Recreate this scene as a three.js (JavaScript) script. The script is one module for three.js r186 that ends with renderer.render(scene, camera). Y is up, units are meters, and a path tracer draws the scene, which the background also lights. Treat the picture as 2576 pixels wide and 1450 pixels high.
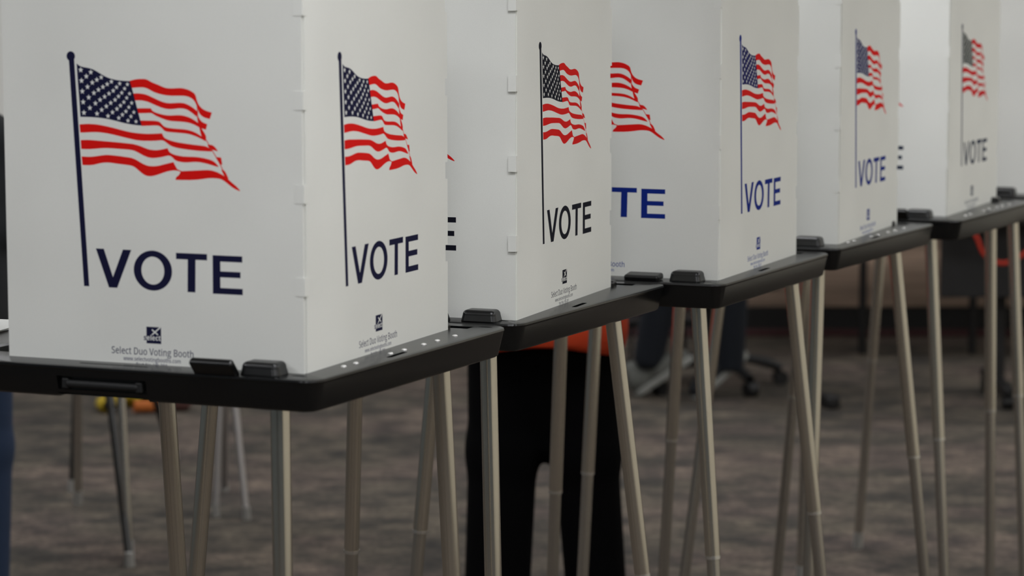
import * as THREE from 'three';
import { RoundedBoxGeometry } from 'three/addons/geometries/RoundedBoxGeometry.js';
import { mergeGeometries, mergeVertices, toCreasedNormals } from 'three/addons/utils/BufferGeometryUtils.js';
import { MarchingCubes } from 'three/addons/objects/MarchingCubes.js';
import { RectAreaLightUniformsLib } from 'three/addons/lights/RectAreaLightUniformsLib.js';
import { Brush, Evaluator, SUBTRACTION } from 'three-bvh-csg';

// ---------------------------------------------------------------- camera, light, exposure
const scene = new THREE.Scene();
scene.background = new THREE.Color(0x000000);
const EYE = 1.65;                                         // lens height above the carpet
const camera = new THREE.PerspectiveCamera(2 * Math.atan(725 / 6554.8) * 180 / Math.PI, 2576 / 1450, 0.1, 60);
camera.position.set(0, EYE, 0);
camera.rotation.set(-6.7185 * Math.PI / 180, 0, 0);
camera.focus = 4.32;
camera.userData.fStop = 4.2;
const renderer = new THREE.WebGLRenderer({ antialias: true });
renderer.toneMapping = THREE.LinearToneMapping;
renderer.toneMappingExposure = 0.66;
renderer.shadowMap.enabled = true;
RectAreaLightUniformsLib.init();

const ROOM = { x0: -5.2, x1: 4.4, zNear: 4.5, zFar: -12.25, top: 2.9 };
const LAMP = { w: 1.2, d: 0.6, power: 13, color: 0xfbfcff };
const LAMPS = [];
for (const z of [2.4, -0.2, -2.8, -5.4, -8.0, -10.6]) for (const x of [-2.8, 0.2, 3.2]) LAMPS.push([x, z]);

// ---------------------------------------------------------------- helpers
const V3 = (x, y, z) => new THREE.Vector3(x, y, z);
const taken = new Map();
const numbered = (name) => { const n = taken.get(name) ?? 0; taken.set(name, n + 1); return n ? name + '_' + String(n).padStart(3, '0') : name; };
function thing(name, label, category, group, x = 0, y = 0, z = 0, turn = 0) {
  const o = new THREE.Group(); o.name = numbered(name); o.position.set(x, y, z); o.rotation.y = turn;
  o.userData = { label, category }; if (group) o.userData.group = group;
  scene.add(o); return o;
}
function part(name, geometry, material, parent) {
  const m = new THREE.Mesh(geometry, material); m.name = name; m.castShadow = m.receiveShadow = true; parent.add(m); return m;
}
function structure(name, geometry, material, label) {
  const m = part(name, geometry, material, scene); m.userData = { kind: 'structure', label, category: name.split('_')[0] }; return m;
}
const box = (w, h, d, x, y, z) => new THREE.BoxGeometry(w, h, d).translate(x, y, z);
const rbox = (w, h, d, r, x, y, z, s = 2) => new RoundedBoxGeometry(w, h, d, s, r).translate(x, y, z);
function tubeBetween(a, b, r0, r1 = r0, seg = 20, open = false) {
  const d = b.clone().sub(a), g = new THREE.CylinderGeometry(r1, r0, d.length(), seg, 1, open);
  g.applyQuaternion(new THREE.Quaternion().setFromUnitVectors(V3(0, 1, 0), d.clone().normalize()));
  return g.translate((a.x + b.x) / 2, (a.y + b.y) / 2, (a.z + b.z) / 2);
}
const curveTube = (pts, r, seg = 40, n = 8) => new THREE.TubeGeometry(new THREE.CatmullRomCurve3(pts), seg, r, n, false);
function rng(seed) { let s = seed >>> 0; return () => { s = (s + 0x6d2b79f5) | 0; let t = Math.imul(s ^ (s >>> 15), 1 | s); t = (t + Math.imul(t ^ (t >>> 7), 61 | t)) ^ t; return ((t ^ (t >>> 14)) >>> 0) / 4294967296; }; }
function tileNoise(n, cells, seed) {                     // one octave of tiling value noise on an n x n grid
  const r = rng(seed), cx = cells[0], cy = cells[1], g = Float32Array.from({ length: cx * cy }, () => r()), out = new Float32Array(n * n), sm = (t) => t * t * (3 - 2 * t);
  for (let y = 0; y < n; y++) for (let x = 0; x < n; x++) {
    const u = x / n * cx, v = y / n * cy, i = Math.floor(u), j = Math.floor(v), a = sm(u - i), b = sm(v - j), i1 = (i + 1) % cx, j1 = (j + 1) % cy;
    out[y * n + x] = (g[j * cx + i] * (1 - a) + g[j * cx + i1] * a) * (1 - b) + (g[j1 * cx + i] * (1 - a) + g[j1 * cx + i1] * a) * b;
  }
  return out;
}
function dataTexture(n, fill, srgb = true) {
  const d = new Uint8Array(n * n * 4);
  for (let i = 0; i < n * n; i++) { const c = fill(i); d[4 * i] = c[0]; d[4 * i + 1] = c[1]; d[4 * i + 2] = c[2]; d[4 * i + 3] = 255; }
  const t = new THREE.DataTexture(d, n, n); t.wrapS = t.wrapT = THREE.RepeatWrapping; t.magFilter = THREE.LinearFilter; t.minFilter = THREE.LinearMipmapLinearFilter; t.generateMipmaps = true;
  if (srgb) t.colorSpace = THREE.SRGBColorSpace; t.needsUpdate = true; return t;
}
function planarUV(g, scale = 1) {                        // uv in metres, by the dominant axis of each face
  const p = g.attributes.position, n = g.attributes.normal, uv = new Float32Array(p.count * 2);
  for (let i = 0; i < p.count; i++) {
    const ax = Math.abs(n.getX(i)), ay = Math.abs(n.getY(i)), az = Math.abs(n.getZ(i));
    const [a, b] = ay >= ax && ay >= az ? [p.getX(i), p.getZ(i)] : ax >= az ? [p.getZ(i), p.getY(i)] : [p.getX(i), p.getY(i)];
    uv[2 * i] = a * scale; uv[2 * i + 1] = b * scale;
  }
  g.setAttribute('uv', new THREE.BufferAttribute(uv, 2)); return g;
}

// ---------------------------------------------------------------- materials
const std = (o) => new THREE.MeshStandardMaterial(o);
const n256 = tileNoise(256, [128, 128], 3), n256b = tileNoise(256, [40, 40], 4);
const grain = dataTexture(256, (i) => { const v = 255 * (0.6 * n256[i] + 0.4 * n256b[i]); return [v, v, v]; }, false);
grain.repeat.set(14, 14);
const blackPlastic = std({ color: 0x0c0d0e, roughness: 0.24, bumpMap: grain, bumpScale: 0.000022 });
const blackSmooth = std({ color: 0x0b0c0d, roughness: 0.3 });
const blackMatte = std({ color: 0x0b0c0d, roughness: 0.65 });
const aluminium = std({ color: 0xd6d0c4, roughness: 0.18, metalness: 0.95 });
const aluminiumInner = std({ color: 0xc4bfb6, roughness: 0.24, metalness: 0.92 });
const ringMetal = std({ color: 0xe3e1dc, roughness: 0.25, metalness: 0.9 });
const rubber = std({ color: 0x8d8b86, roughness: 0.7 });
const whitePlastic = std({ color: 0xe9eae5, roughness: 0.6 });
const rivetMetal = std({ color: 0xf2f2f0, roughness: 0.22, metalness: 0.6 });

// ---------------------------------------------------------------- the print on the privacy panels
const PW = 0.51, PH = 0.62, S0 = -0.14, H0 = -0.13, PX = 2500;      // panel width, height, left and lower edge around the foot of the printed pole; pixels a metre
const FLAG = {                                                       // half millimetres from the foot of the pole
  canton: '-18,641 -5,632 29,628 51,618 76,604 103,597 126,594 155,593 163,569 172,535 180,507 191,468 170,469 138,473 102,481 66,487 30,489 -9,489 -11,532 -15,582',
  stripes: ['155,593 176,598 201,599 212,597 226,589 247,583 265,575 283,573 304,574 318,575 339,572 357,564 365,557 368,541 376,526 391,514 415,508 409,492 391,496 378,505 372,523 365,540 353,550 335,556 311,556 282,555 258,558 233,564 212,575 197,578 176,577 160,575',
    '165,557 183,558 208,555 232,545 254,536 275,531 296,532 321,534 338,530 356,521 370,510 368,498 352,510 335,519 314,521 296,518 275,517 253,522 229,531 211,538 190,541 172,540',
    '371,497 382,481 400,475 396,462 378,467 373,480',
    '176,515 196,516 221,516 226,508 246,501 278,496 310,499 331,497 352,490 373,478 378,467 362,475 341,481 316,483 281,484 256,491 235,499 225,506 207,505 182,504',
    '376,472 388,455 397,441 395,432 384,439',
    '188,481 210,481 247,481 256,471 266,463 291,460 323,459 344,457 365,450 386,438 395,430 383,435 362,444 341,449 316,451 288,452 266,454 259,462 247,471 224,470 192,468',
    '403,417 419,417 432,402 421,405 410,407',
    '-11,466 15,468 44,467 73,463 109,456 145,448 180,444 216,443 256,446 260,437 266,431 294,423 333,418 368,415 396,413 410,406 414,401 386,401 350,403 312,407 287,412 273,421 259,430 237,427 209,426 180,426 152,431 116,438 80,445 43,448 14,446 -9,445',
    '-8,421 21,422 57,420 101,418 137,415 162,414 187,408 208,400 230,397 251,399 273,404 278,393 294,386 325,381 361,382 392,379 420,372 434,358 420,361 392,368 364,371 329,367 300,371 290,381 279,387 258,382 229,377 208,379 187,388 169,397 151,400 115,401 79,403 50,401 21,398 -7,398',
    '429,383 443,382 446,364 438,369',
    '-6,374 20,373 49,377 75,381 107,379 136,376 158,374 175,367 193,357 215,351 243,353 265,359 291,365 298,353 303,345 316,341 301,345 279,343 261,338 239,330 218,325 200,327 182,339 164,353 143,356 114,358 78,362 52,359 27,352 -4,352',
    '316,340 342,342 374,344 402,346 420,344 437,338 458,328 475,313 489,304 501,292 482,299 465,311 447,323 430,326 405,326 377,321 342,318 299,318 301,324 310,329',
    '446,348 455,345 465,325 455,331'],
  fold: '369,542 371,514 373,483 383,455 397,432 418,400 438,369 455,337 465,325',
  starTop: '-5,623 28,617 62,603 95,591 122,586 147,584', starBottom: '3,501 46,499 82,493 117,488 147,481 173,479',
};
const mottle = tileNoise(256, [9, 9], 21);
function printTexture(ink, red, cantonInk) {
  const c = document.createElement('canvas'); c.width = Math.round(PW * PX); c.height = Math.round(PH * PX);
  const g = c.getContext('2d');
  g.fillStyle = 'rgb(233,234,229)'; g.fillRect(0, 0, c.width, c.height);
  const id = g.getImageData(0, 0, c.width, c.height), r = rng(77);         // faint speckle of the sheet plastic
  for (let i = 0; i < c.width * c.height; i++) {
    const x = i % c.width, y = (i / c.width) | 0, k = (r() - 0.5) * 5 + (mottle[((y >> 3) & 255) * 256 + ((x >> 3) & 255)] - 0.5) * 6;
    id.data[4 * i] += k; id.data[4 * i + 1] += k; id.data[4 * i + 2] += k;
  }
  g.putImageData(id, 0, 0);
  const X = (s) => (s - S0) * PX, Y = (h) => c.height - (h - H0) * PX;
  const pts = (t) => t.split(' ').map((q) => q.split(',').map((v) => Number(v) / 2000));
  const poly = (list, close = true) => { g.beginPath(); list.forEach(([s, h], i) => (i ? g.lineTo(X(s), Y(h)) : g.moveTo(X(s), Y(h)))); if (close) g.closePath(); };
  const smooth = (t, fill, grow) => {
    const p = pts(t), n = p.length; g.beginPath();
    for (let i = 0; i < n; i++) {                                             // straight at sharp turns, rounded elsewhere
      const a = p[(i + n - 1) % n], b = p[i], d = p[(i + 1) % n];
      const m0 = [(a[0] + b[0]) / 2, (a[1] + b[1]) / 2], m1 = [(b[0] + d[0]) / 2, (b[1] + d[1]) / 2];
      const u = [b[0] - a[0], b[1] - a[1]], v = [d[0] - b[0], d[1] - b[1]], cos = (u[0] * v[0] + u[1] * v[1]) / (Math.hypot(...u) * Math.hypot(...v));
      if (!i) g.moveTo(X(m0[0]), Y(m0[1]));
      if (cos < 0.55) { g.lineTo(X(b[0]), Y(b[1])); g.lineTo(X(m1[0]), Y(m1[1])); } else g.quadraticCurveTo(X(b[0]), Y(b[1]), X(m1[0]), Y(m1[1]));
    }
    g.closePath(); g.fillStyle = fill; g.fill();
    if (grow) { g.strokeStyle = fill; g.lineWidth = grow * PX; g.lineJoin = 'round'; g.stroke(); }
  };
  for (const t of FLAG.stripes) smooth(t, red, 0.0013);
  smooth(FLAG.canton, cantonInk ?? ink);
  g.strokeStyle = red; g.lineWidth = 0.0011 * PX; poly(pts(FLAG.fold), false); g.stroke();
  const top = pts(FLAG.starTop), low = pts(FLAG.starBottom), at = (i, t) => { const k = Math.min(4, Math.floor(i)), f = i - k, L = (q, e) => q[k][e] + (q[k + 1][e] - q[k][e]) * f; return [0, 1].map((e) => L(top, e) * (1 - t) + L(low, e) * t); };
  g.fillStyle = 'rgb(233,234,229)';
  const star = ([s, h], rad) => { g.beginPath(); for (let k = 0; k < 10; k++) { const a = -Math.PI / 2 + k * Math.PI / 5, q = k % 2 ? rad * 0.42 : rad; g.lineTo(X(s) + Math.cos(a) * q * PX, Y(h) + Math.sin(a) * q * PX); } g.closePath(); g.fill(); };
  for (let row = 0; row < 9; row++) for (let col = 0; col < (row % 2 ? 5 : 6); col++) { const i = col + (row % 2 ? 0.5 : 0); star(at(i, row / 8), 0.0046 - i * 0.0002); }
  g.fillStyle = ink;                                                          // pole and finial
  poly([[-0.0219, 0.328], [-0.0132, 0.328], [0.0047, 0.0003], [-0.0038, 0.0003]]); g.fill();
  g.beginPath(); g.arc(X(-0.0185), Y(0.331), 0.0069 * PX, 0, 7); g.fill();
  const mm = (list) => { poly(list.map(([s, h]) => [s / 1000, h / 1000])); g.fill(); };
  mm([[17, 55.5], [30, 55.5], [44.3, 15], [61.5, 55.5], [75, 55.5], [51, 0], [37.5, 0]]);
  g.beginPath(); g.ellipse(X(0.1098), Y(0.0272), 0.0311 * PX, 0.0287 * PX, 0, 0, 7); g.ellipse(X(0.1098), Y(0.0272), 0.0186 * PX, 0.0201 * PX, 0, 7, 0, true); g.fill('evenodd');
  mm([[147.8, 54.2], [197.5, 54.2], [197.5, 45.5], [179, 45.5], [178, -1], [165.6, -1], [166.6, 45.5], [147.8, 45.5]]);
  mm([[206.5, 53.2], [253.4, 53.2], [253.4, 44.6], [218.5, 44.6], [218.5, 30.6], [250.4, 30.6], [250.4, 22.3], [218.2, 22.3], [218.2, 7], [253.6, 7], [253.6, -1.6], [206.2, -1.6]]);
  mm([[97.8, -54], [121.5, -54], [121.5, -78], [97.8, -78]]);                 // the maker's mark: a ticked x in a square
  g.strokeStyle = 'rgb(233,234,229)'; g.lineCap = 'butt'; g.lineWidth = 0.0021 * PX;
  poly([[0.1066, -0.0578], [0.1166, -0.0652]], false); g.stroke(); poly([[0.1066, -0.0655], [0.1205, -0.054]], false); g.stroke();
  const text = (t, s, h, cap, wide, font, fill, align = 'center') => {
    g.save(); g.font = font + ' 100px sans-serif'; const w = g.measureText(t).width, k = cap * PX / 71.5; g.translate(X(s), Y(h)); g.scale(wide ? wide * PX / w : k, k);
    g.textAlign = align; g.fillStyle = fill; g.fillText(t, 0, 0); g.restore();
  };
  text('elect', 0.1094, -0.0735, 0.0074, 0.0232, 'bold', 'rgb(233,234,229)');
  text('s', 0.0953, -0.0735, 0.0074, 0.0048, 'bold', ink);
  text('Select Duo Voting Booth', 0.107, -0.0953, 0.0098, 0.135, '', ink);
  text('www.selectvotingbooths.com', 0.1062, -0.1045, 0.0056, 0.094, '', ink);
  text('Part No. VB-201', 0.1055, -0.112, 0.0053, 0.052, '', ink);
  text('Made in The USA', 0.1055, -0.1195, 0.0053, 0.053, '', ink);
  const t = new THREE.CanvasTexture(c); t.colorSpace = THREE.SRGBColorSpace; t.anisotropy = 8; return t;
}
const printed = (t) => new THREE.MeshPhysicalMaterial({ map: t, roughness: 0.75, specularIntensity: 0.14 });
const INK = {
  plain: whitePlastic,
  navy: printed(printTexture('rgb(27,28,58)', 'rgb(226,24,20)')),
  black: printed(printTexture('rgb(24,25,36)', 'rgb(218,28,26)')),
  blue: printed(printTexture('rgb(20,42,130)', 'rgb(224,24,22)', 'rgb(30,32,92)')),
  steel: printed(printTexture('rgb(28,40,66)', 'rgb(212,30,34)', 'rgb(58,64,62)')),
};

// ---------------------------------------------------------------- the room
const carpetA = tileNoise(1024, [44, 62], 11), carpetB = tileNoise(1024, [110, 150], 12), carpetC = tileNoise(1024, [18, 24], 13), carpetD = tileNoise(1024, [500, 500], 14);
const carpetMap = dataTexture(1024, (i) => {
  const a = carpetA[i], b = carpetB[i], c = carpetC[i], d = carpetD[i], m = 0.45 * a + 0.33 * b + 0.22 * c, k = 0.5 + (m - 0.5) * 1.75, v = 0.78 + 0.44 * d;
  const w = Math.max(0, Math.min(1, (c - 0.35) * 2.2 + (b - 0.5) * 0.8));
  return [(64 + 74 * k + 5 * w) * v, (58 + 67 * k) * v, (50 + 56 * k + 4 * w) * v].map((q) => Math.max(0, Math.min(255, q * 0.70)));
});
carpetMap.repeat.set(1 / 5.2, 1 / 5.2);
const carpet = std({ map: carpetMap, roughness: 0.95 });
const wallPaint = std({ color: 0x8f9698, roughness: 0.85 }), creamPaint = std({ color: 0xe0dac8, roughness: 0.85 }), slatePaint = std({ color: 0x626a6e, roughness: 0.85 });
const ceilingPaint = std({ color: 0xd9d9d4, roughness: 0.9 });
const woodN = tileNoise(512, [6, 180], 31), woodM = tileNoise(512, [3, 40], 32);
const woodMap = dataTexture(512, (i) => { const v = 0.75 + 0.3 * woodN[i] + 0.2 * woodM[i]; return [160 * v, 137 * v, 119 * v].map((q) => Math.min(255, q)); });
woodMap.repeat.set(0.6, 0.6);
const wood = std({ map: woodMap, roughness: 0.6 });
const darkBase = std({ color: 0x131212, roughness: 0.6 });
const maroonTrim = std({ color: 0x3a1719, roughness: 0.85 });
const { x0, x1, zNear, zFar, top: TOPY } = ROOM, mx = (x0 + x1) / 2, mz = (zNear + zFar) / 2, W = x1 - x0, D = zNear - zFar;
structure('floor', planarUV(box(W + 0.6, 0.2, D + 0.6, mx, -0.1, mz)), carpet, 'mottled brown and grey carpet floor');
structure('ceiling', box(W + 0.6, 0.2, D + 0.6, mx, TOPY + 0.1, mz), ceilingPaint, 'pale ceiling above the voting room');
structure('wall_left', box(0.2, TOPY, D, x0 - 0.1, TOPY / 2, mz), slatePaint, 'slate grey wall on the left');
structure('wall_right', box(0.2, TOPY, D, x1 + 0.1, TOPY / 2, mz), creamPaint, 'cream wall on the right');
structure('wall_near', box(W + 0.4, TOPY, 0.2, mx, TOPY / 2, zNear + 0.1), slatePaint, 'slate grey wall behind the viewer');
const wallBack = structure('wall_back', box(W + 0.4, TOPY, 0.2, mx, TOPY / 2, zFar - 0.1), wallPaint, 'far wall clad with brown wooden panels low down');
for (let k = 0; k < 7; k++) part('panel', planarUV(rbox(1.36, 0.92, 0.03, 0.006, x0 + 0.70 + k * 1.37, 0.12 + 0.46, zFar + 0.016)), wood, wallBack);
structure('baseboard_back', rbox(W, 0.12, 0.045, 0.006, mx, 0.06, zFar + 0.0225), darkBase, 'black baseboard along the far wall');
structure('trim_1', rbox(W, 0.02, 0.14, 0.004, mx, 0.01, zFar + 0.116), maroonTrim, 'dark red strip at the foot of the far wall');

const lampFrame = std({ color: 0xe4e4e0, roughness: 0.5 });
const lampGlow = std({ color: 0xffffff, emissive: LAMP.color, emissiveIntensity: 6, roughness: 0.6 });
for (const [x, z] of LAMPS) {
  const row = ['first', 'second', 'third', 'fourth', 'fifth', 'last'][Math.round((2.4 - z) / 2.6)], side = x < -1 ? 'on the left side' : x > 1 ? 'on the right side' : 'down the middle';
  const t = thing('ceiling_light', `${row} recessed ceiling light panel from the near wall, ${side}`, 'light', 'ceiling light panels', x, TOPY, z);
  part('frame', mergeGeometries([box(LAMP.w + 0.08, 0.03, 0.04, 0, -0.015, LAMP.d / 2 + 0.02), box(LAMP.w + 0.08, 0.03, 0.04, 0, -0.015, -LAMP.d / 2 - 0.02), box(0.04, 0.03, LAMP.d, LAMP.w / 2 + 0.02, -0.015, 0), box(0.04, 0.03, LAMP.d, -LAMP.w / 2 - 0.02, -0.015, 0)]), lampFrame, t);
  part('diffuser', box(LAMP.w, 0.012, LAMP.d, 0, -0.008, 0), lampGlow, t);
  const l = new THREE.RectAreaLight(LAMP.color, LAMP.power, LAMP.w, LAMP.d); l.name = 'lamp_light'; l.position.set(0, -0.03, 0); l.rotation.x = -Math.PI / 2; t.add(l);
}

// ---------------------------------------------------------------- voting booths
const RIM = EYE - 0.546, POLE = EYE - 0.4375, DEEP = 0.047;             // tray rim, foot of the printed pole, tray depth
const csg = new Evaluator(); csg.useGroups = false; csg.attributes = ['position', 'normal'];
function roundedQuad(q, inset, r, n = 7) {                               // q: corners in order; inset each side, round the corners
  const N = q.length, lines = q.map((a, i) => { const b = q[(i + 1) % N], d = b.clone().sub(a).normalize(), nrm = new THREE.Vector2(-d.y, d.x); return { p: a.clone().addScaledVector(nrm, inset), d }; });
  const corner = (l, m) => { const c = l.d.x * m.d.y - l.d.y * m.d.x, w = m.p.clone().sub(l.p), t = (w.x * m.d.y - w.y * m.d.x) / c; return l.p.clone().addScaledVector(l.d, t); };
  const out = [];
  for (let i = 0; i < N; i++) {
    const l = lines[(i + N - 1) % N], m = lines[i], p = corner(l, m), turn = Math.acos(Math.max(-1, Math.min(1, l.d.dot(m.d)))), cut = r * Math.tan(turn / 2);
    const a = p.clone().addScaledVector(l.d, -cut), nrm = new THREE.Vector2(-l.d.y, l.d.x), o = a.clone().addScaledVector(nrm, r), start = Math.atan2(a.y - o.y, a.x - o.x);
    for (let k = 0; k < n; k++) { const t = start + turn * k / (n - 1); out.push(new THREE.Vector2(o.x + r * Math.cos(t), o.y + r * Math.sin(t))); }
  }
  return out;
}
function loft(rings) {                                                     // rings: [points, y]; closed with fans at both ends
  const n = rings[0][0].length, pos = [], idx = [];
  for (const [pts, y] of rings) for (const p of pts) pos.push(p.x, y, p.y);
  for (let k = 0; k + 1 < rings.length; k++) for (let i = 0; i < n; i++) { const a = k * n + i, b = k * n + (i + 1) % n; idx.push(a, b + n, b, a, a + n, b + n); }
  for (const [k, flip] of [[0, false], [rings.length - 1, true]]) {
    const c = pos.length / 3, pts = rings[k][0]; pos.push(pts.reduce((s, p) => s + p.x, 0) / n, rings[k][1], pts.reduce((s, p) => s + p.y, 0) / n);
    for (let i = 0; i < n; i++) { const a = k * n + i, b = k * n + (i + 1) % n; flip ? idx.push(a, c, b) : idx.push(a, b, c); }
  }
  const g = new THREE.BufferGeometry(); g.setAttribute('position', new THREE.Float32BufferAttribute(pos, 3)); g.setIndex(idx); g.computeVertexNormals(); return g;
}
function trayGeometry(fz, e0, skew) {
  const v = (x, z) => new THREE.Vector2(x, z), LA = 0.70, far = fz - 0.635;
  const q = [v(e0, fz), v(e0 + skew * 0.635, far), v(e0 - LA + skew * 0.635, far), v(e0 - LA, fz)].reverse();
  const area = q.reduce((s, p, i) => { const b = q[(i + 1) % 4]; return s + p.x * b.y - p.y * b.x; }, 0); if (area < 0) q.reverse();
  const ring = (inset, y, r) => [roundedQuad(q, inset, r), y];
  const g = loft([ring(0.014, -DEEP, 0.018), ring(0.010, -DEEP + 0.003, 0.021), ring(0.0015, -0.007, 0.029), ring(0.0002, -0.004, 0.03), ring(0.0012, -0.0012, 0.029), ring(0.004, 0, 0.026), ring(0.0062, 0, 0.0238), ring(0.086, 0, 0.014), ring(0.088, 0, 0.012), ring(0.091, -0.003, 0.011), ring(0.094, -0.024, 0.01)]);
  let b = new Brush(toCreasedNormals(g, 0.6)); b.updateMatrixWorld();
  const cut = (geo) => { const k = new Brush(geo); k.updateMatrixWorld(); b = csg.evaluate(b, k, SUBTRACTION); };
  const hx = e0 - LA / 2 + 0.008;
  cut(box(0.148, 0.02, 0.06, hx, -DEEP - 0.004, fz));                     // raised lower edge where the handle sits
  cut(box(0.146, 0.020, 0.024, hx, -0.026, fz));                          // pocket of the handle
  cut(rbox(0.112, 0.02, 0.0055, 0.0025, hx + 0.006, -0.004, fz - 0.030)); // long slit in the rim
  cut(new THREE.CylinderGeometry(0.006, 0.006, 0.02, 14).scale(2.0, 1, 0.62).translate(e0 - 0.042, -0.004, fz - 0.034));
  cut(new THREE.CylinderGeometry(0.006, 0.006, 0.02, 14).scale(2.0, 1, 0.62).translate(e0 + skew * 0.58 - 0.03, -0.004, far + 0.028));
  cut(box(0.05, 0.03, 0.026, e0 + skew * 0.58 - 0.074, -0.004, far + 0.044));
  cut(rbox(0.009, 0.014, 0.062, 0.004, e0 + skew * 0.27 - 0.017, -0.002, fz - 0.275));
  return planarUV(b.geometry);
}
const panelShape = (left, right, notch) => {                              // outline in the plane of the print, metres from the foot of the pole
  const s = new THREE.Shape(), TAB = [0.0, 0.13, 0.26, 0.39], top = H0 + PH;
  s.moveTo(left, H0); s.lineTo(right, H0);
  for (const t of TAB) { s.lineTo(right, t); s.lineTo(right - notch, t); s.lineTo(right - notch, t + 0.027); s.lineTo(right, t + 0.027); }
  s.lineTo(right, top); s.lineTo(left, top); s.closePath(); return s;
};
function panelGeometry(left, right, notch) {
  const g = new THREE.ExtrudeGeometry(panelShape(left, right, notch), { depth: 0.004, bevelEnabled: false, curveSegments: 4 }).translate(0, 0, -0.004);
  const p = g.attributes.position, n = g.attributes.normal, uv = g.attributes.uv;
  for (let i = 0; i < p.count; i++) n.getZ(i) > 0.5 ? uv.setXY(i, (p.getX(i) - S0) / PW, (p.getY(i) - H0) / PH) : uv.setXY(i, 0.03, 0.97);
  return g;
}
const geoB = panelGeometry(-0.1305, 0.368, 0.0085);
const tabShape = new THREE.Shape([[0.0005, 0.0005], [-0.013, 0.0005], [-0.013, -0.0008], [-0.0008, -0.0008], [-0.0008, -0.013], [0.0005, -0.013]].map(([a, b]) => new THREE.Vector2(a, -b)));
const tabGeo = new THREE.ExtrudeGeometry(tabShape, { depth: 0.0262, bevelEnabled: false }).rotateX(-Math.PI / 2);
const blockGeo = (() => { const g = new RoundedBoxGeometry(0.056, 0.026, 0.040, 4, 0.0085), p = g.attributes.position; for (let i = 0; i < p.count; i++) if (p.getY(i) > 0) { p.setX(i, p.getX(i) * 0.93); p.setZ(i, p.getZ(i) * 0.9); } g.computeVertexNormals(); return g.translate(0, 0.006, 0); })();
const flapGeo = new RoundedBoxGeometry(0.068, 0.034, 0.013, 3, 0.005).translate(0, 0.012, 0);
const handleGeo = mergeGeometries([new RoundedBoxGeometry(0.12, 0.011, 0.012, 3, 0.005), rbox(0.012, 0.016, 0.012, 0.003, -0.06, 0, -0.002), rbox(0.012, 0.016, 0.012, 0.003, 0.06, 0, -0.002)]);
const rivetGeo = new THREE.SphereGeometry(0.0044, 14, 8).scale(1, 0.5, 1);
const endLatchGeo = new RoundedBoxGeometry(0.05, 0.018, 0.024, 3, 0.006).translate(0, 0.0015, 0);

const TOPS = { c: [-0.078, -0.09], r: [-0.015, -0.53], l: [-0.575, -0.09], k: [-0.515, -0.53] };
function addLeg(root, top, foot, rim) {
  const a = V3(top[0], rim - DEEP + 0.004, top[1]), b = V3(foot[0], 0.004, foot[1]), joint = a.clone().lerp(b, 0.47), d = b.clone().sub(a).normalize();
  const leg = part('leg', tubeBetween(joint, a, 0.0146, 0.0146, 24), aluminium, root);
  part('lower_tube', tubeBetween(b.clone().addScaledVector(d, -0.02), joint.clone().addScaledVector(d, -0.004), 0.0128, 0.0128, 24), aluminiumInner, leg);
  part('collar', tubeBetween(joint.clone().addScaledVector(d, 0.004), joint.clone().addScaledVector(d, -0.002), 0.0150, 0.0150, 24), ringMetal, leg);
  part('foot_cap', tubeBetween(V3(b.x, 0, b.z), b.clone().addScaledVector(d, -0.045), 0.0145, 0.0138, 18), rubber, leg);
  part('leg_socket', tubeBetween(a.clone().addScaledVector(d, 0.005), a.clone().addScaledVector(d, -0.012), 0.022, 0.024, 20), blackSmooth, leg);
}
function votingBooth(o) {
  const root = thing('voting_booth', o.label, 'voting booth', o.group, o.X, 0, -o.Z, -(90 - o.yaw) * Math.PI / 180);
  const fz = o.fz, e0 = o.e0, skew = o.skew ?? 0.06;
  const tray = part('tray', trayGeometry(fz, e0, skew), blackPlastic, root); const rim = RIM - (o.low ?? 0); tray.position.y = rim;
  const hx = e0 - 0.342, ax = o.ax ?? -0.359;
  const h = part('carry_handle', handleGeo, blackMatte, tray); h.position.set(hx, -0.027, fz - 0.0085);
  if (o.rivets) for (const t of [0.135, 0.171, 0.278, 0.322, 0.386, 0.432, 0.492]) { const r = part('rivet', rivetGeo, rivetMetal, tray); r.position.set(e0 + skew * t - 0.029, 0.0004, fz - t); }
  const pa = part('privacy_panel', panelGeometry(o.left ?? S0, -0.0016 - ax, 0), INK[o.ink], root); pa.position.set(ax, POLE, o.az ?? 0);
  const pb = part('privacy_panel', geoB, INK[o.ink], root); pb.position.set(0, POLE, -0.137); pb.rotation.y = Math.PI / 2 + (o.turnB ?? 0);
  for (let k = 0; k < 4; k++) { const t = part('hinge_tab', tabGeo, whitePlastic, pa); t.position.set(-ax, 0.0004 + k * 0.13, -(o.az ?? 0)); }
  const bl = part('latch_block', blockGeo, blackSmooth, root); bl.scale.set(1.1, 1, 1); bl.position.set(-0.052, rim, (o.az ?? 0) + 0.0235 + Math.max(0, fz - 0.06) * 0.6);
  const fl = part('latch_flap', flapGeo, blackSmooth, root); fl.position.set(e0 - 0.158, rim, fz - 0.010); o.flat ? fl.rotation.set(-1.45, 0, 0) : fl.rotation.set(0.75, 0, 0);
  if (o.flat) { fl.position.z -= 0.0; fl.position.y += 0.004; }
  const el = part('end_latch', endLatchGeo, blackSmooth, root); el.position.set(e0 + skew * 0.56 - 0.098, rim, fz - 0.635 + 0.074);
  for (const k of 'crlk') { const t = o.tops?.[k] ?? TOPS[k]; addLeg(root, t, o.feet[k], rim); }
  return root;
}
const ROW = 'voting booths standing in the slanting row';
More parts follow.
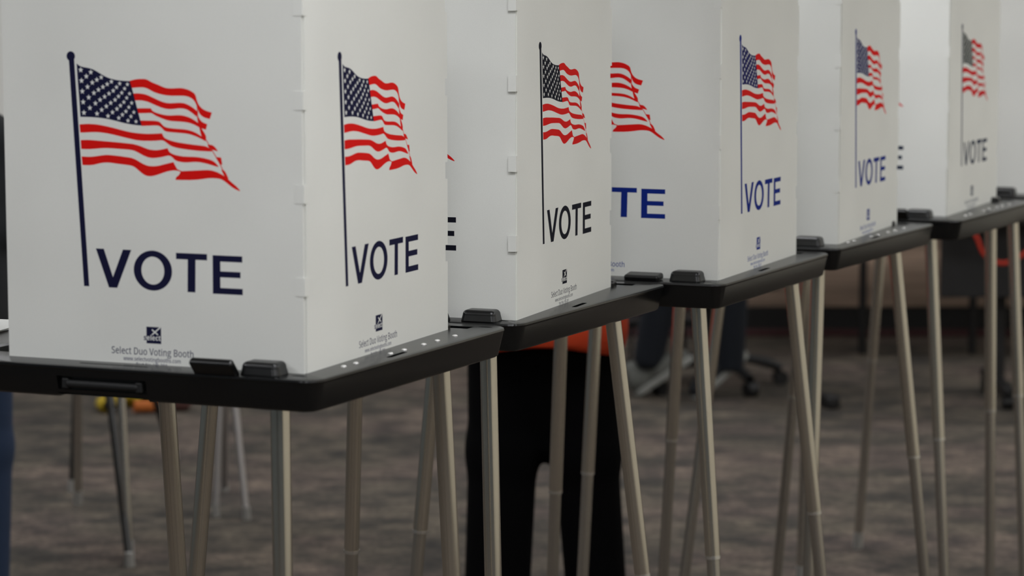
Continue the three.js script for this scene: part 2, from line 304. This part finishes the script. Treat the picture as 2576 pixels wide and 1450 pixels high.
votingBooth({ label: 'nearest white voting booth, both VOTE panels and navy flags in full view', group: ROW, X: -0.289, Z: 3.605, yaw: 68.15, fz: 0.053, e0: 0.042, skew: 0.055, az: 0, ax: -0.3505, left: -0.1325, ink: 'navy', rivets: true,
  tops: { c: [-0.086, -0.09], r: [-0.024, -0.53], k: [-0.527, -0.53] }, feet: { c: [-0.049, -0.031], r: [0.022, -0.551], l: [-0.66, -0.03], k: [-0.512, -0.61] } });
votingBooth({ label: 'second nearest white voting booth, black print, in front of the orange top', group: ROW, X: 0.006, Z: 4.212, yaw: 69.97, fz: 0.041, e0: 0.021, low: 0.004, skew: 0.1, az: -0.004, ink: 'black',
  tops: { c: [-0.082, -0.09], r: [-0.006, -0.53], l: [-0.587, -0.09], k: [-0.511, -0.53] }, feet: { c: [-0.038, -0.034], r: [0.11, -0.578], l: [-0.676, -0.053], k: [-0.566, -0.583] } });
votingBooth({ label: 'third voting booth from the near end, bright blue lettering on white panels', group: ROW, X: 0.382, Z: 4.787, yaw: 67.43, fz: 0.064, e0: 0.026, low: 0.004, skew: 0.05, az: 0, ink: 'blue', flat: true,
  tops: { c: [-0.07, -0.09], r: [-0.019, -0.53], l: [-0.602, -0.09], k: [-0.516, -0.53] }, feet: { c: [0.016, -0.052], r: [0.09, -0.577], l: [-0.687, -0.053], k: [-0.573, -0.581] } });
votingBooth({ label: 'fourth voting booth from the near end, blue flag print and riveted rim', group: ROW, X: 0.6808, Z: 5.4123, yaw: 67.76, fz: 0.09, e0: 0.026, skew: 0.09, az: 0, ink: 'blue', rivets: true,
  tops: { c: [-0.067, -0.09], r: [-0.013, -0.53], l: [-0.565, -0.09], k: [-0.516, -0.53] }, feet: { c: [-0.064, -0.017], r: [0.093, -0.576], l: [-0.61, -0.07], k: [-0.588, -0.575] } });
votingBooth({ label: 'fifth voting booth from the near end, flag with a dull grey star field', group: ROW, X: 1.015, Z: 6.067, yaw: 66.4, fz: 0.1, e0: 0.058, skew: 0.06, az: 0, ink: 'steel', rivets: true,
  tops: { c: [-0.061, -0.09], r: [-0.019, -0.53], l: [-0.564, -0.09], k: [-0.492, -0.53] }, feet: { c: [0.014, -0.048], r: [-0.001, -0.538], l: [-0.677, -0.04], k: [-0.588, -0.563] } });
votingBooth({ label: 'farthest voting booth of the row, cut off by the right edge of the picture', group: ROW, X: 1.335, Z: 6.72, yaw: 66.5, fz: 0.1, e0: 0.058, skew: 0.06, az: 0, ink: 'navy', rivets: true,
  tops: { c: [-0.061, -0.09], l: [-0.608, -0.09], k: [-0.525, -0.53] }, feet: { c: [0.007, -0.045], r: [0.05, -0.56], l: [-0.623, -0.083], k: [-0.602, -0.572] } });
votingBooth({ label: 'separate voting booth behind the nearest one, only its thin legs showing below', X: -1.12, Z: 7.417, yaw: 110, fz: 0.053, e0: 0.042, skew: 0.0, az: 0, ink: 'plain',
  tops: { c: [-0.008, -0.09] }, feet: { c: [0.0, 0.05], r: [0.0, -0.75], l: [-0.75, 0.05], k: [-0.75, -0.72] } });

// ---------------------------------------------------------------- people
function blob(sdf, lo, hi, cell) {                                       // mesh of the zero set of a distance field
  const size = Math.max(hi[0] - lo[0], hi[1] - lo[1], hi[2] - lo[2]), n = Math.min(120, Math.ceil(size / cell) + 6), half = n / 2;
  const mc = new MarchingCubes(n, new THREE.MeshStandardMaterial(), false, false, 120000); mc.isolation = 0;
  const sc = [0, 1, 2].map((e) => (hi[e] - lo[e]) / (n - 6)), org = [0, 1, 2].map((e) => lo[e] - 3 * sc[e]);
  for (let z = 0; z < n; z++) for (let y = 0; y < n; y++) for (let x = 0; x < n; x++) mc.field[x + y * n + z * n * n] = -sdf(org[0] + x * sc[0], org[1] + y * sc[1], org[2] + z * sc[2]);
  mc.update();
  const c = mc.count, p = new Float32Array(c * 3), q = mc.positionArray;
  for (let i = 0; i < c; i++) for (let e = 0; e < 3; e++) p[3 * i + e] = org[e] + (q[3 * i + e] * half + half) * sc[e];
  let g = new THREE.BufferGeometry(); g.setAttribute('position', new THREE.BufferAttribute(p, 3));
  g = mergeVertices(g, 1e-5); g.computeVertexNormals(); return g;
}
const cone = (a, b, ra, rb, flat) => ({ a, b, ra, rb, flat });
function field(bones, k = 0.03) {
  const pre = bones.map(({ a, b, ra, rb, flat }) => { const d = [b[0] - a[0], b[1] - a[1], b[2] - a[2]]; return { a, d, L: d[0] ** 2 + d[1] ** 2 + d[2] ** 2 || 1e-9, ra, rb, f: flat ?? [1, 1, 1] }; });
  return (x, y, z) => {
    let s = 1e3;
    for (const { a, d, L, ra, rb, f } of pre) {
      const px = x - a[0], py = y - a[1], pz = z - a[2], t = Math.max(0, Math.min(1, (px * d[0] + py * d[1] + pz * d[2]) / L));
      const v = Math.hypot((px - d[0] * t) / f[0], (py - d[1] * t) / f[1], (pz - d[2] * t) / f[2]) - (ra + (rb - ra) * t);
      const h = Math.max(0, Math.min(1, 0.5 + 0.5 * (s - v) / k)); s = s * (1 - h) + v * h - k * h * (1 - h);
    }
    return s;
  };
}
function bounds(bones, pad = 0.03) {
  const lo = [9, 9, 9], hi = [-9, -9, -9];
  for (const { a, b, ra, rb, flat } of bones) for (const [p, r] of [[a, ra], [b, rb]]) for (let e = 0; e < 3; e++) { const q = r * (flat ? flat[e] : 1) + pad; lo[e] = Math.min(lo[e], p[e] - q); hi[e] = Math.max(hi[e], p[e] + q); }
  return [lo, hi];
}
const limb = (bones, cell, k, clip) => { const f = field(bones, k), [lo, hi] = bounds(bones); return blob(clip ? (x, y, z) => Math.max(f(x, y, z), clip(x, y, z)) : f, lo, hi, cell); };
const skin = std({ color: 0xb98a6e, roughness: 0.6 }), hairDark = std({ color: 0x2a2220, roughness: 0.7 });
function headBones(x, y, z, f) {                                         // skull, jaw, nose, ears; f: forward as [x, z]
  const [fx, fz] = f;
  return [cone([x - fx * 0.012, y + 0.02, z - fz * 0.012], [x + fx * 0.012, y + 0.03, z + fz * 0.012], 0.085, 0.082), cone([x + fx * 0.03, y - 0.02, z + fz * 0.03], [x + fx * 0.045, y - 0.075, z + fz * 0.045], 0.06, 0.038),
    cone([x + fx * 0.088, y + 0.015, z + fz * 0.088], [x + fx * 0.108, y - 0.018, z + fz * 0.108], 0.008, 0.013), cone([x - fz * 0.078, y + 0.01, z + fx * 0.078], [x - fz * 0.082, y - 0.03, z + fx * 0.082], 0.014, 0.01), cone([x + fz * 0.078, y + 0.01, z - fx * 0.078], [x + fz * 0.082, y - 0.03, z - fx * 0.082], 0.014, 0.01),
    cone([x + fx * 0.085, y - 0.055, z + fz * 0.085], [x + fx * 0.085, y - 0.057, z + fz * 0.085], 0.014, 0.014)];
}
const eyeWhite = std({ color: 0xd8d4cc, roughness: 0.3 }), eyeDark = std({ color: 0x1c130e, roughness: 0.25 }), lipRose = std({ color: 0x8f4f48, roughness: 0.6 });
function face(root, x, y, z, [fx, fz]) {                                 // eyes, brows and mouth on the front of a head
  const at = (f, s, h) => V3(x + fx * f - fz * s, y + h, z + fz * f + fx * s), turn = Math.atan2(fx, fz);
  for (const s of [-0.031, 0.031]) {
    const e = part('eye', new THREE.SphereGeometry(0.0115, 14, 10), eyeWhite, root); e.position.copy(at(0.079, s, 0.012));
    const p = part('pupil', new THREE.SphereGeometry(0.0055, 10, 8), eyeDark, e); p.position.set(fx * 0.0075, 0, fz * 0.0075);
    const b = part('eyebrow', rbox(0.032, 0.006, 0.01, 0.0028, 0, 0, 0), hairDark, root); b.position.copy(at(0.088, s, 0.034)); b.rotation.y = turn;
  }
  const m = part('mouth', rbox(0.042, 0.009, 0.01, 0.004, 0, 0, 0), lipRose, root); m.position.copy(at(0.0955, 0, -0.056)); m.rotation.y = turn;
}
function handBones(w, d, side) {                                         // wrist point, pointing direction, thumb side: palm, four fingers, thumb
  const D3 = V3(...d).normalize(), S = V3(...side).normalize(), N = D3.clone().cross(S).normalize(), at = (l, s, n) => V3(...w).addScaledVector(D3, l).addScaledVector(S, s).addScaledVector(N, n).toArray(), out = [cone(at(0, 0, 0), at(0.075, 0, 0), 0.022, 0.03)];
  [[0.03, 0.07], [0.01, 0.082], [-0.01, 0.076], [-0.03, 0.058]].forEach(([s, l]) => { out.push(cone(at(0.08, s, 0), at(0.08 + l * 0.5, s * 1.1, 0.008), 0.0095, 0.009), cone(at(0.08 + l * 0.5, s * 1.1, 0.008), at(0.08 + l * 0.85, s * 1.1, 0.03), 0.009, 0.0075)); });
  out.push(cone(at(0.025, 0.03, 0), at(0.06, 0.058, 0.008), 0.012, 0.0105), cone(at(0.06, 0.058, 0.008), at(0.09, 0.062, 0.016), 0.0105, 0.008)); return out;
}
function shoe(root, x, z, ang, upper, sole, opt = {}) {                  // heel point, heading, lift of the toe
  const g = new THREE.Group(); g.name = 'shoe'; g.position.set(x, opt.y ?? 0, z); g.rotation.set(0, ang, 0); g.rotateX(-(opt.pitch ?? 0)); root.add(g);
  const f = field([cone([0, 0.055, 0.03], [0, 0.05, 0.14], 0.042, 0.04), cone([0, 0.05, 0.14], [0, 0.038, 0.23], 0.04, 0.034), cone([0, 0.06, 0.035], [0, 0.105, 0.03], 0.04, 0.038)], 0.04);
  part('upper', blob((a, b, c) => Math.max(f(a, b, c), 0.018 - b), [-0.07, 0, -0.03], [0.07, 0.16, 0.29], 0.006), upper, g);
  const so = field([cone([0, 0.02, 0.03], [0, 0.02, 0.23], 0.046, 0.042)], 0.02);
  part('sole', blob((a, b, c) => Math.max(so(a, b, c), -b, b - 0.026), [-0.07, -0.01, -0.03], [0.07, 0.04, 0.29], 0.006), sole, g);
  return g;
}

// the voter in an orange top and black trousers, behind the second booth
{
  const t = thing('person', 'person standing in black trousers and an orange top behind the second booth', 'person', null, 0.075, 0, -6.5);
  const black = new THREE.MeshPhysicalMaterial({ color: 0x040405, roughness: 1, specularIntensity: 0.2 }), orange = std({ color: 0xc63c10, roughness: 0.85 }), blackShoe = std({ color: 0x0b0b0c, roughness: 0.6 });
  const body = [cone([0, 0.9, 0], [0, 1.2, 0.0], 0.11, 0.12), cone([0, 1.35, 0], [0.0, 1.47, 0.0], 0.06, 0.055), ...headBones(0.02, 1.58, -0.01, [0.85, -0.53]), ...handBones([0.36, 1.12, -0.12], [0.9, -0.1, -0.4], [0, 1, 0]), ...handBones([0.27, 1.12, -0.24], [0.9, -0.1, -0.4], [0, 1, 0])];
  part('body', limb(body, 0.009, 0.02), skin, t);
  part('hair', limb([cone([-0.015, 1.62, 0], [0.01, 1.625, -0.005], 0.092, 0.09), cone([-0.05, 1.58, 0.03], [-0.06, 1.52, 0.035], 0.06, 0.05)], 0.01, 0.03, (x, y, z) => 0.85 * (x - 0.02) - 0.53 * (z + 0.01) - 0.045 + (1.62 - y) * 0.3), hairDark, t);
  part('trousers', limb([cone([-0.065, 0.86, 0], [0.065, 0.86, 0], 0.115, 0.115), cone([-0.085, 0.82, 0], [-0.098, 0.47, -0.01], 0.104, 0.088), cone([0.082, 0.82, 0], [0.112, 0.47, 0.0], 0.108, 0.086), cone([-0.098, 0.47, -0.01], [-0.114, 0.07, 0.01], 0.088, 0.083), cone([0.112, 0.47, 0.0], [0.142, 0.07, 0.01], 0.082, 0.077), cone([0.0, 0.7, 0], [0.01, 0.50, 0], 0.1, 0.05)], 0.012, 0.035, (x, y, z) => 0.05 - y), black, t);
  part('top', limb([cone([-0.06, 0.80, 0], [-0.05, 1.2, 0], 0.148, 0.13), cone([0.07, 0.79, 0], [0.05, 1.2, 0], 0.148, 0.13), cone([-0.13, 1.36, 0.02], [0.13, 1.36, -0.02], 0.075, 0.075), cone([0.16, 1.34, -0.06], [0.24, 1.12, -0.02], 0.058, 0.05), cone([0.24, 1.12, -0.02], [0.35, 1.12, -0.12], 0.05, 0.042), cone([-0.1, 1.34, 0.03], [0.1, 1.12, -0.2], 0.058, 0.05), cone([0.1, 1.12, -0.2], [0.25, 1.12, -0.23], 0.05, 0.042)], 0.012, 0.04, (x, y, z) => 0.75 - 0.9 * x * x - y), orange, t);
  face(t, 0.02, 1.58, -0.01, [0.85, -0.53]);
  shoe(t, -0.12, 0.0, 2.0, blackShoe, blackShoe); shoe(t, 0.13, 0.03, 2.1, blackShoe, blackShoe);
}
// the person in jeans at the left edge
{
  const t = thing('person', 'person in a dark jacket and blue jeans at the left edge', 'person', null, -1.475, 0, -6.75); t.scale.setScalar(0.92);
  const jeans = std({ color: 0x182a44, roughness: 0.9 }), jacket = std({ color: 0x15181b, roughness: 0.9 }), brownShoe = std({ color: 0x2b2522, roughness: 0.7 });
  const body = [cone([0, 0.9, 0], [0, 1.2, 0.0], 0.11, 0.12), cone([0, 1.35, 0], [0.0, 1.47, 0.0], 0.06, 0.055), ...headBones(0, 1.58, 0, [0, -1]), ...handBones([0.13, 1.12, -0.27], [-0.3, -0.1, -1], [0, 1, 0]), ...handBones([-0.13, 1.12, -0.27], [0.3, -0.1, -1], [0, 1, 0])];
  part('body', limb(body, 0.009, 0.02), skin, t);
  part('hair', limb([cone([0, 1.62, 0.012], [0, 1.625, -0.012], 0.092, 0.09)], 0.01, 0.03, (x, y, z) => -z - 0.045 + (1.62 - y) * 0.3), hairDark, t);
  part('trousers', limb([cone([-0.065, 0.86, 0], [0.065, 0.86, 0], 0.115, 0.115), cone([-0.085, 0.82, 0], [-0.095, 0.47, -0.01], 0.1, 0.074), cone([0.085, 0.82, 0], [0.1, 0.47, -0.01], 0.1, 0.074), cone([-0.095, 0.47, -0.01], [-0.1, 0.07, 0.02], 0.074, 0.064), cone([0.1, 0.47, -0.01], [0.098, 0.07, 0.02], 0.074, 0.064)], 0.012, 0.03, (x, y, z) => 0.05 - y), jeans, t);
  part('jacket', limb([cone([-0.06, 0.86, 0], [-0.05, 1.2, 0], 0.135, 0.13), cone([0.06, 0.86, 0], [0.05, 1.2, 0], 0.135, 0.13), cone([-0.13, 1.36, 0], [0.13, 1.36, 0], 0.07, 0.07), cone([0.155, 1.33, 0], [0.165, 1.1, 0.02], 0.06, 0.05), cone([0.165, 1.1, 0.02], [0.13, 1.12, -0.26], 0.05, 0.042), cone([-0.155, 1.33, 0], [-0.165, 1.1, 0.02], 0.06, 0.05), cone([-0.165, 1.1, 0.02], [-0.13, 1.12, -0.26], 0.05, 0.042)], 0.012, 0.04, (x, y, z) => 0.76 - y), jacket, t);
  face(t, 0, 1.58, 0, [0, -1]);
  shoe(t, -0.1, 0.05, Math.PI - 0.1, brownShoe, brownShoe); shoe(t, 0.1, 0.05, Math.PI + 0.1, brownShoe, brownShoe);
}
// the office chair and the person sitting on it, far behind the third booth
const chairBlack = std({ color: 0x0d0d0f, roughness: 0.6 }), chairCloth = std({ color: 0x16171b, roughness: 0.95 });
{
  const t = thing('office_chair', 'black swivel office chair under the seated person in the background', 'chair', null, 0.80, 0, -10.55, 0.35);
  part('seat', rbox(0.48, 0.08, 0.46, 0.035, 0, 0.45, 0, 4), chairCloth, t);
  part('backrest', rbox(0.44, 0.5, 0.06, 0.028, 0, 0.80, -0.25, 4), chairCloth, t);
  part('back_support', curveTube([V3(0, 0.40, -0.1), V3(0, 0.42, -0.27), V3(0, 0.6, -0.30), V3(0, 0.8, -0.28)], 0.018), chairBlack, t);
  part('column', mergeGeometries([new THREE.CylinderGeometry(0.024, 0.03, 0.18, 16).translate(0, 0.18, 0), new THREE.CylinderGeometry(0.015, 0.015, 0.18, 16).translate(0, 0.34, 0)]), chairBlack, t);
  for (let k = 0; k < 5; k++) {
    const a = k * Math.PI * 2 / 5 + 0.15, c = Math.cos(a), s = Math.sin(a), arm = part('base_arm', curveTube([V3(0, 0.11, 0), V3(0.14 * c, 0.115, 0.14 * s), V3(0.26 * c, 0.09, 0.26 * s), V3(0.31 * c, 0.068, 0.31 * s)], 0.02, 16), chairBlack, t);
    part('caster', new THREE.CylinderGeometry(0.03, 0.03, 0.045, 18).rotateX(Math.PI / 2).rotateY(-a).translate(0.31 * c, 0.03, 0.31 * s), chairBlack, arm);
  }
  for (const s of [-1, 1]) part('armrest', mergeGeometries([rbox(0.06, 0.03, 0.26, 0.012, s * 0.27, 0.67, -0.02), rbox(0.03, 0.24, 0.05, 0.01, s * 0.27, 0.55, -0.05)]), chairBlack, t);
}
{
  const t = thing('person', 'seated person in dark trousers and grey sneakers far behind the third booth', 'person', null, 0.78, 0, -10.5);
  const navy = std({ color: 0x0d131c, roughness: 0.95 }), red = std({ color: 0x7d0d12, roughness: 0.9 }), grey = std({ color: 0x575853, roughness: 0.8 }), pale = std({ color: 0x8c8d88, roughness: 0.7 }), dark = std({ color: 0x14161a, roughness: 0.8 });
  const body = [cone([0, 0.62, -0.03], [0, 0.95, -0.05], 0.11, 0.12), cone([0, 1.05, -0.05], [0, 1.16, -0.04], 0.06, 0.055), ...headBones(0, 1.27, -0.02, [-0.3, 0.95]), ...handBones([-0.17, 0.66, 0.24], [0, -0.2, 1], [1, 0, 0]), ...handBones([0.17, 0.66, 0.24], [0, -0.2, 1], [-1, 0, 0])];
  part('body', limb(body, 0.01, 0.02), skin, t);
  part('hair', limb([cone([0, 1.31, -0.03], [0, 1.315, -0.01], 0.092, 0.09)], 0.01, 0.03, (x, y, z) => z - 0.03 + (1.31 - y) * 0.3), hairDark, t);
  part('trousers', limb([cone([-0.07, 0.585, 0], [0.07, 0.585, 0], 0.09, 0.09), cone([-0.09, 0.58, 0.02], [-0.17, 0.565, 0.32], 0.085, 0.068), cone([0.08, 0.58, 0.02], [0.08, 0.565, 0.38], 0.085, 0.068), cone([-0.17, 0.55, 0.32], [-0.235, 0.17, 0.24], 0.07, 0.062), cone([0.08, 0.55, 0.38], [0.085, 0.14, 0.28], 0.068, 0.055)], 0.012, 0.03, (x, y, z) => 0.12 - y), navy, t);
  part('shirt', limb([cone([-0.05, 0.62, -0.02], [-0.05, 0.92, -0.04], 0.125, 0.125), cone([0.05, 0.62, -0.02], [0.05, 0.92, -0.04], 0.125, 0.125), cone([-0.13, 1.05, -0.05], [0.13, 1.05, -0.05], 0.065, 0.065), cone([-0.16, 1.02, -0.04], [-0.2, 0.78, 0.05], 0.055, 0.048), cone([-0.2, 0.78, 0.05], [-0.17, 0.67, 0.23], 0.048, 0.04), cone([0.16, 1.02, -0.04], [0.2, 0.78, 0.05], 0.055, 0.048), cone([0.2, 0.78, 0.05], [0.17, 0.67, 0.23], 0.048, 0.04)], 0.012, 0.04), red, t);
  face(t, 0, 1.27, -0.02, [-0.3, 0.95]);
  shoe(t, -0.265, 0.205, 1.25, grey, pale, { pitch: 0.62 }); shoe(t, 0.15, 0.25, -1.45, dark, pale, { pitch: -0.72, y: 0.165 });
}
{
  const st = thing('stool', 'low dark stool with thin legs under the red bag', 'stool', null, 0.63, 0, -11.16, 0.2);
  part('seat', rbox(0.34, 0.03, 0.26, 0.01, 0, 0.205, 0), chairBlack, st);
  for (const x of [-0.14, 0.14]) for (const z of [-0.1, 0.1]) part('leg', tubeBetween(V3(x * 1.1, 0, z * 1.1), V3(x, 0.2, z), 0.009, 0.009, 10), chairBlack, st);
}
{
  const t = thing('tote_bag', 'red cloth bag on a low stool behind the seated person', 'bag', null, 0.63, 0.22, -11.16, 0.2);
  const redCloth = std({ color: 0x8a0c10, roughness: 0.9 });
  part('bag_body', limb([cone([-0.09, 0.06, 0], [-0.1, 0.3, 0], 0.055, 0.04), cone([0.09, 0.06, 0], [0.1, 0.3, 0], 0.055, 0.04), cone([0, 0.05, 0], [0, 0.28, 0], 0.05, 0.05)], 0.012, 0.06, (x, y, z) => Math.max(-y + 0.002, y - 0.31)), redCloth, t);
  for (const s of [-1, 1]) part('strap', curveTube([V3(-0.07, 0.28, s * 0.03), V3(-0.05, 0.47, s * 0.03), V3(0.05, 0.47, s * 0.03), V3(0.07, 0.28, s * 0.03)], 0.009), redCloth, t);
}

// ---------------------------------------------------------------- furniture and small things behind
const tableDark = std({ color: 0x100f10, roughness: 0.55 });
{
  const t = thing('table', 'long dark table standing against the wooden wall panels', 'table', null, 2.05, 0, -11.55);
  part('table_top', rbox(2.6, 0.035, 0.72, 0.008, 0.2, 0.74, 0), tableDark, t);
  part('apron', rbox(2.5, 0.2, 0.03, 0.006, 0.2, 0.63, -0.22), tableDark, t);
  for (const [x, z] of [[-0.49, 0.05], [0.0, 0.05], [1.4, 0.05], [-1.0, -0.3], [1.4, -0.3]]) part('leg', tubeBetween(V3(x, 0, z), V3(x, 0.73, z), 0.018, 0.018, 12), tableDark, t);
}
{
  const t = thing('table', 'black table with a hanging front panel behind the farthest booths', 'table', null, 2.32, 0, -10.2);
  part('table_top', rbox(1.5, 0.035, 0.62, 0.008, 0, 0.745, 0), tableDark, t);
  part('front_panel', rbox(1.36, 0.30, 0.02, 0.005, 0.02, 0.58, 0.16), tableDark, t);
  for (const x of [-0.40, 0.62]) {
    const l = part('leg', mergeGeometries([rbox(0.05, 0.68, 0.06, 0.01, x, 0.39, 0), rbox(0.045, 0.04, 0.52, 0.01, x, 0.075, 0)]), tableDark, t);
    for (const z of [-0.22, 0.22]) part('caster', new THREE.CylinderGeometry(0.03, 0.03, 0.04, 16).rotateZ(Math.PI / 2).translate(x, 0.03, z), tableDark, l);
  }
}
{
  const o = part('cable', curveTube([V3(1.70, 0.714, -9.93), V3(1.735, 0.712, -9.91), V3(1.765, 0.69, -9.885), V3(1.797, 0.62, -9.88), V3(1.835, 0.59, -9.88), V3(1.88, 0.582, -9.88), V3(1.94, 0.61, -9.88), V3(2.02, 0.67, -9.885), V3(2.07, 0.707, -9.91), V3(2.11, 0.714, -9.93)], 0.008, 80), std({ color: 0xb82808, roughness: 0.55 }), scene);
  o.name = numbered('cable'); o.userData = { label: 'orange cable hanging in a loop from the black table edge, far right', category: 'cable' };
}
function tripod(label, apex, feet, r0, r1, m, cap) {
  const t = thing('tripod', label, 'tripod', null, apex[0], 0, -apex[2]), A = V3(0, apex[1], 0);
  part('hub', new THREE.CylinderGeometry(0.03, 0.035, 0.09, 18).translate(0, apex[1], 0), cap, t);
  for (const [x, z] of feet) {
    const b = V3(x - apex[0], 0.012, -(z - apex[2])), mid = A.clone().lerp(b, 0.62), l = part('leg', tubeBetween(mid, A, r0), m, t);
    part('lower_tube', tubeBetween(b, mid, r1), m, l); part('foot_cap', new THREE.CylinderGeometry(r1 * 1.05, r1 * 1.25, 0.04, 14).translate(b.x, 0.02, b.z), cap, l);
  }
  return t;
}
const darkGrey = std({ color: 0x2e2d2b, roughness: 0.5, metalness: 0.5 }), paleMetal = std({ color: 0xa9a5a2, roughness: 0.45, metalness: 0.7 });
tripod('dark grey tripod among the legs behind the nearest booth', [-1.385, 0.98, 8.42], [[-1.085, 7.25], [-1.43, 8.34], [-1.175, 8.92]], 0.014, 0.012, darkGrey, rubber);
tripod('low pale tripod with thin splayed legs, right of the other rear legs', [-0.895, 0.66, 8.05], [[-0.918, 7.94], [-0.819, 7.9], [-0.935, 8.35]], 0.0115, 0.0105, paleMetal, rubber);
{
  const t = thing('strap', 'yellow and brown strap lying coiled on the carpet behind the rear legs', 'strap', null, -1.47, 0, -9.95);
  const loop = (r, y, a0, a1, sx) => { const p = []; for (let k = 0; k <= 10; k++) { const a = a0 + (a1 - a0) * k / 10; p.push(V3(Math.cos(a) * r * sx, y, Math.sin(a) * r)); } return p; };
  part('webbing', mergeGeometries([curveTube(loop(0.09, 0.03, 2.2, 6.0, 0.9), 0.028, 30), curveTube(loop(0.06, 0.05, 1.5, 5.2, 1.1), 0.024, 30)]).translate(-0.03, 0, 0), std({ color: 0xb59a1e, roughness: 0.8 }), t);
  part('buckle', mergeGeometries([curveTube([V3(0.02, 0.03, 0.08), V3(0.08, 0.028, 0.06), V3(0.14, 0.03, 0.03)], 0.024, 20)]), std({ color: 0xa85a1c, roughness: 0.8 }), t);
  part('pouch', rbox(0.12, 0.06, 0.08, 0.025, 0.17, 0.032, 0.0, 4), std({ color: 0x4a2a24, roughness: 0.85 }), t);
}
{
  const t = thing('power_adapter', 'small black box lying alone on the carpet, right of the chair', 'adapter', null, 1.235, 0, -10.02, 0.3);
  part('case', rbox(0.06, 0.055, 0.10, 0.016, 0, 0.0275, 0, 3), tableDark, t);
  part('lead', curveTube([V3(0, 0.02, -0.05), V3(0.03, 0.008, -0.12), V3(-0.02, 0.006, -0.2), V3(0.04, 0.006, -0.3)], 0.004), tableDark, t);
}
{
  const t = thing('ballot_paper', 'white paper sheet lying in the tray of the nearest booth, left', 'paper', null, -0.90, RIM + 0.002, -4.06, -0.38);
  part('sheet', new RoundedBoxGeometry(0.2, 0.0016, 0.26, 1, 0.0005), std({ color: 0xdadad6, roughness: 0.7 }), t);
  part('second_sheet', new RoundedBoxGeometry(0.2, 0.0016, 0.26, 1, 0.0005).rotateY(0.09).translate(0.004, 0.0018, 0.006), std({ color: 0xcfd0cc, roughness: 0.7 }), t);
}

renderer.render(scene, camera);
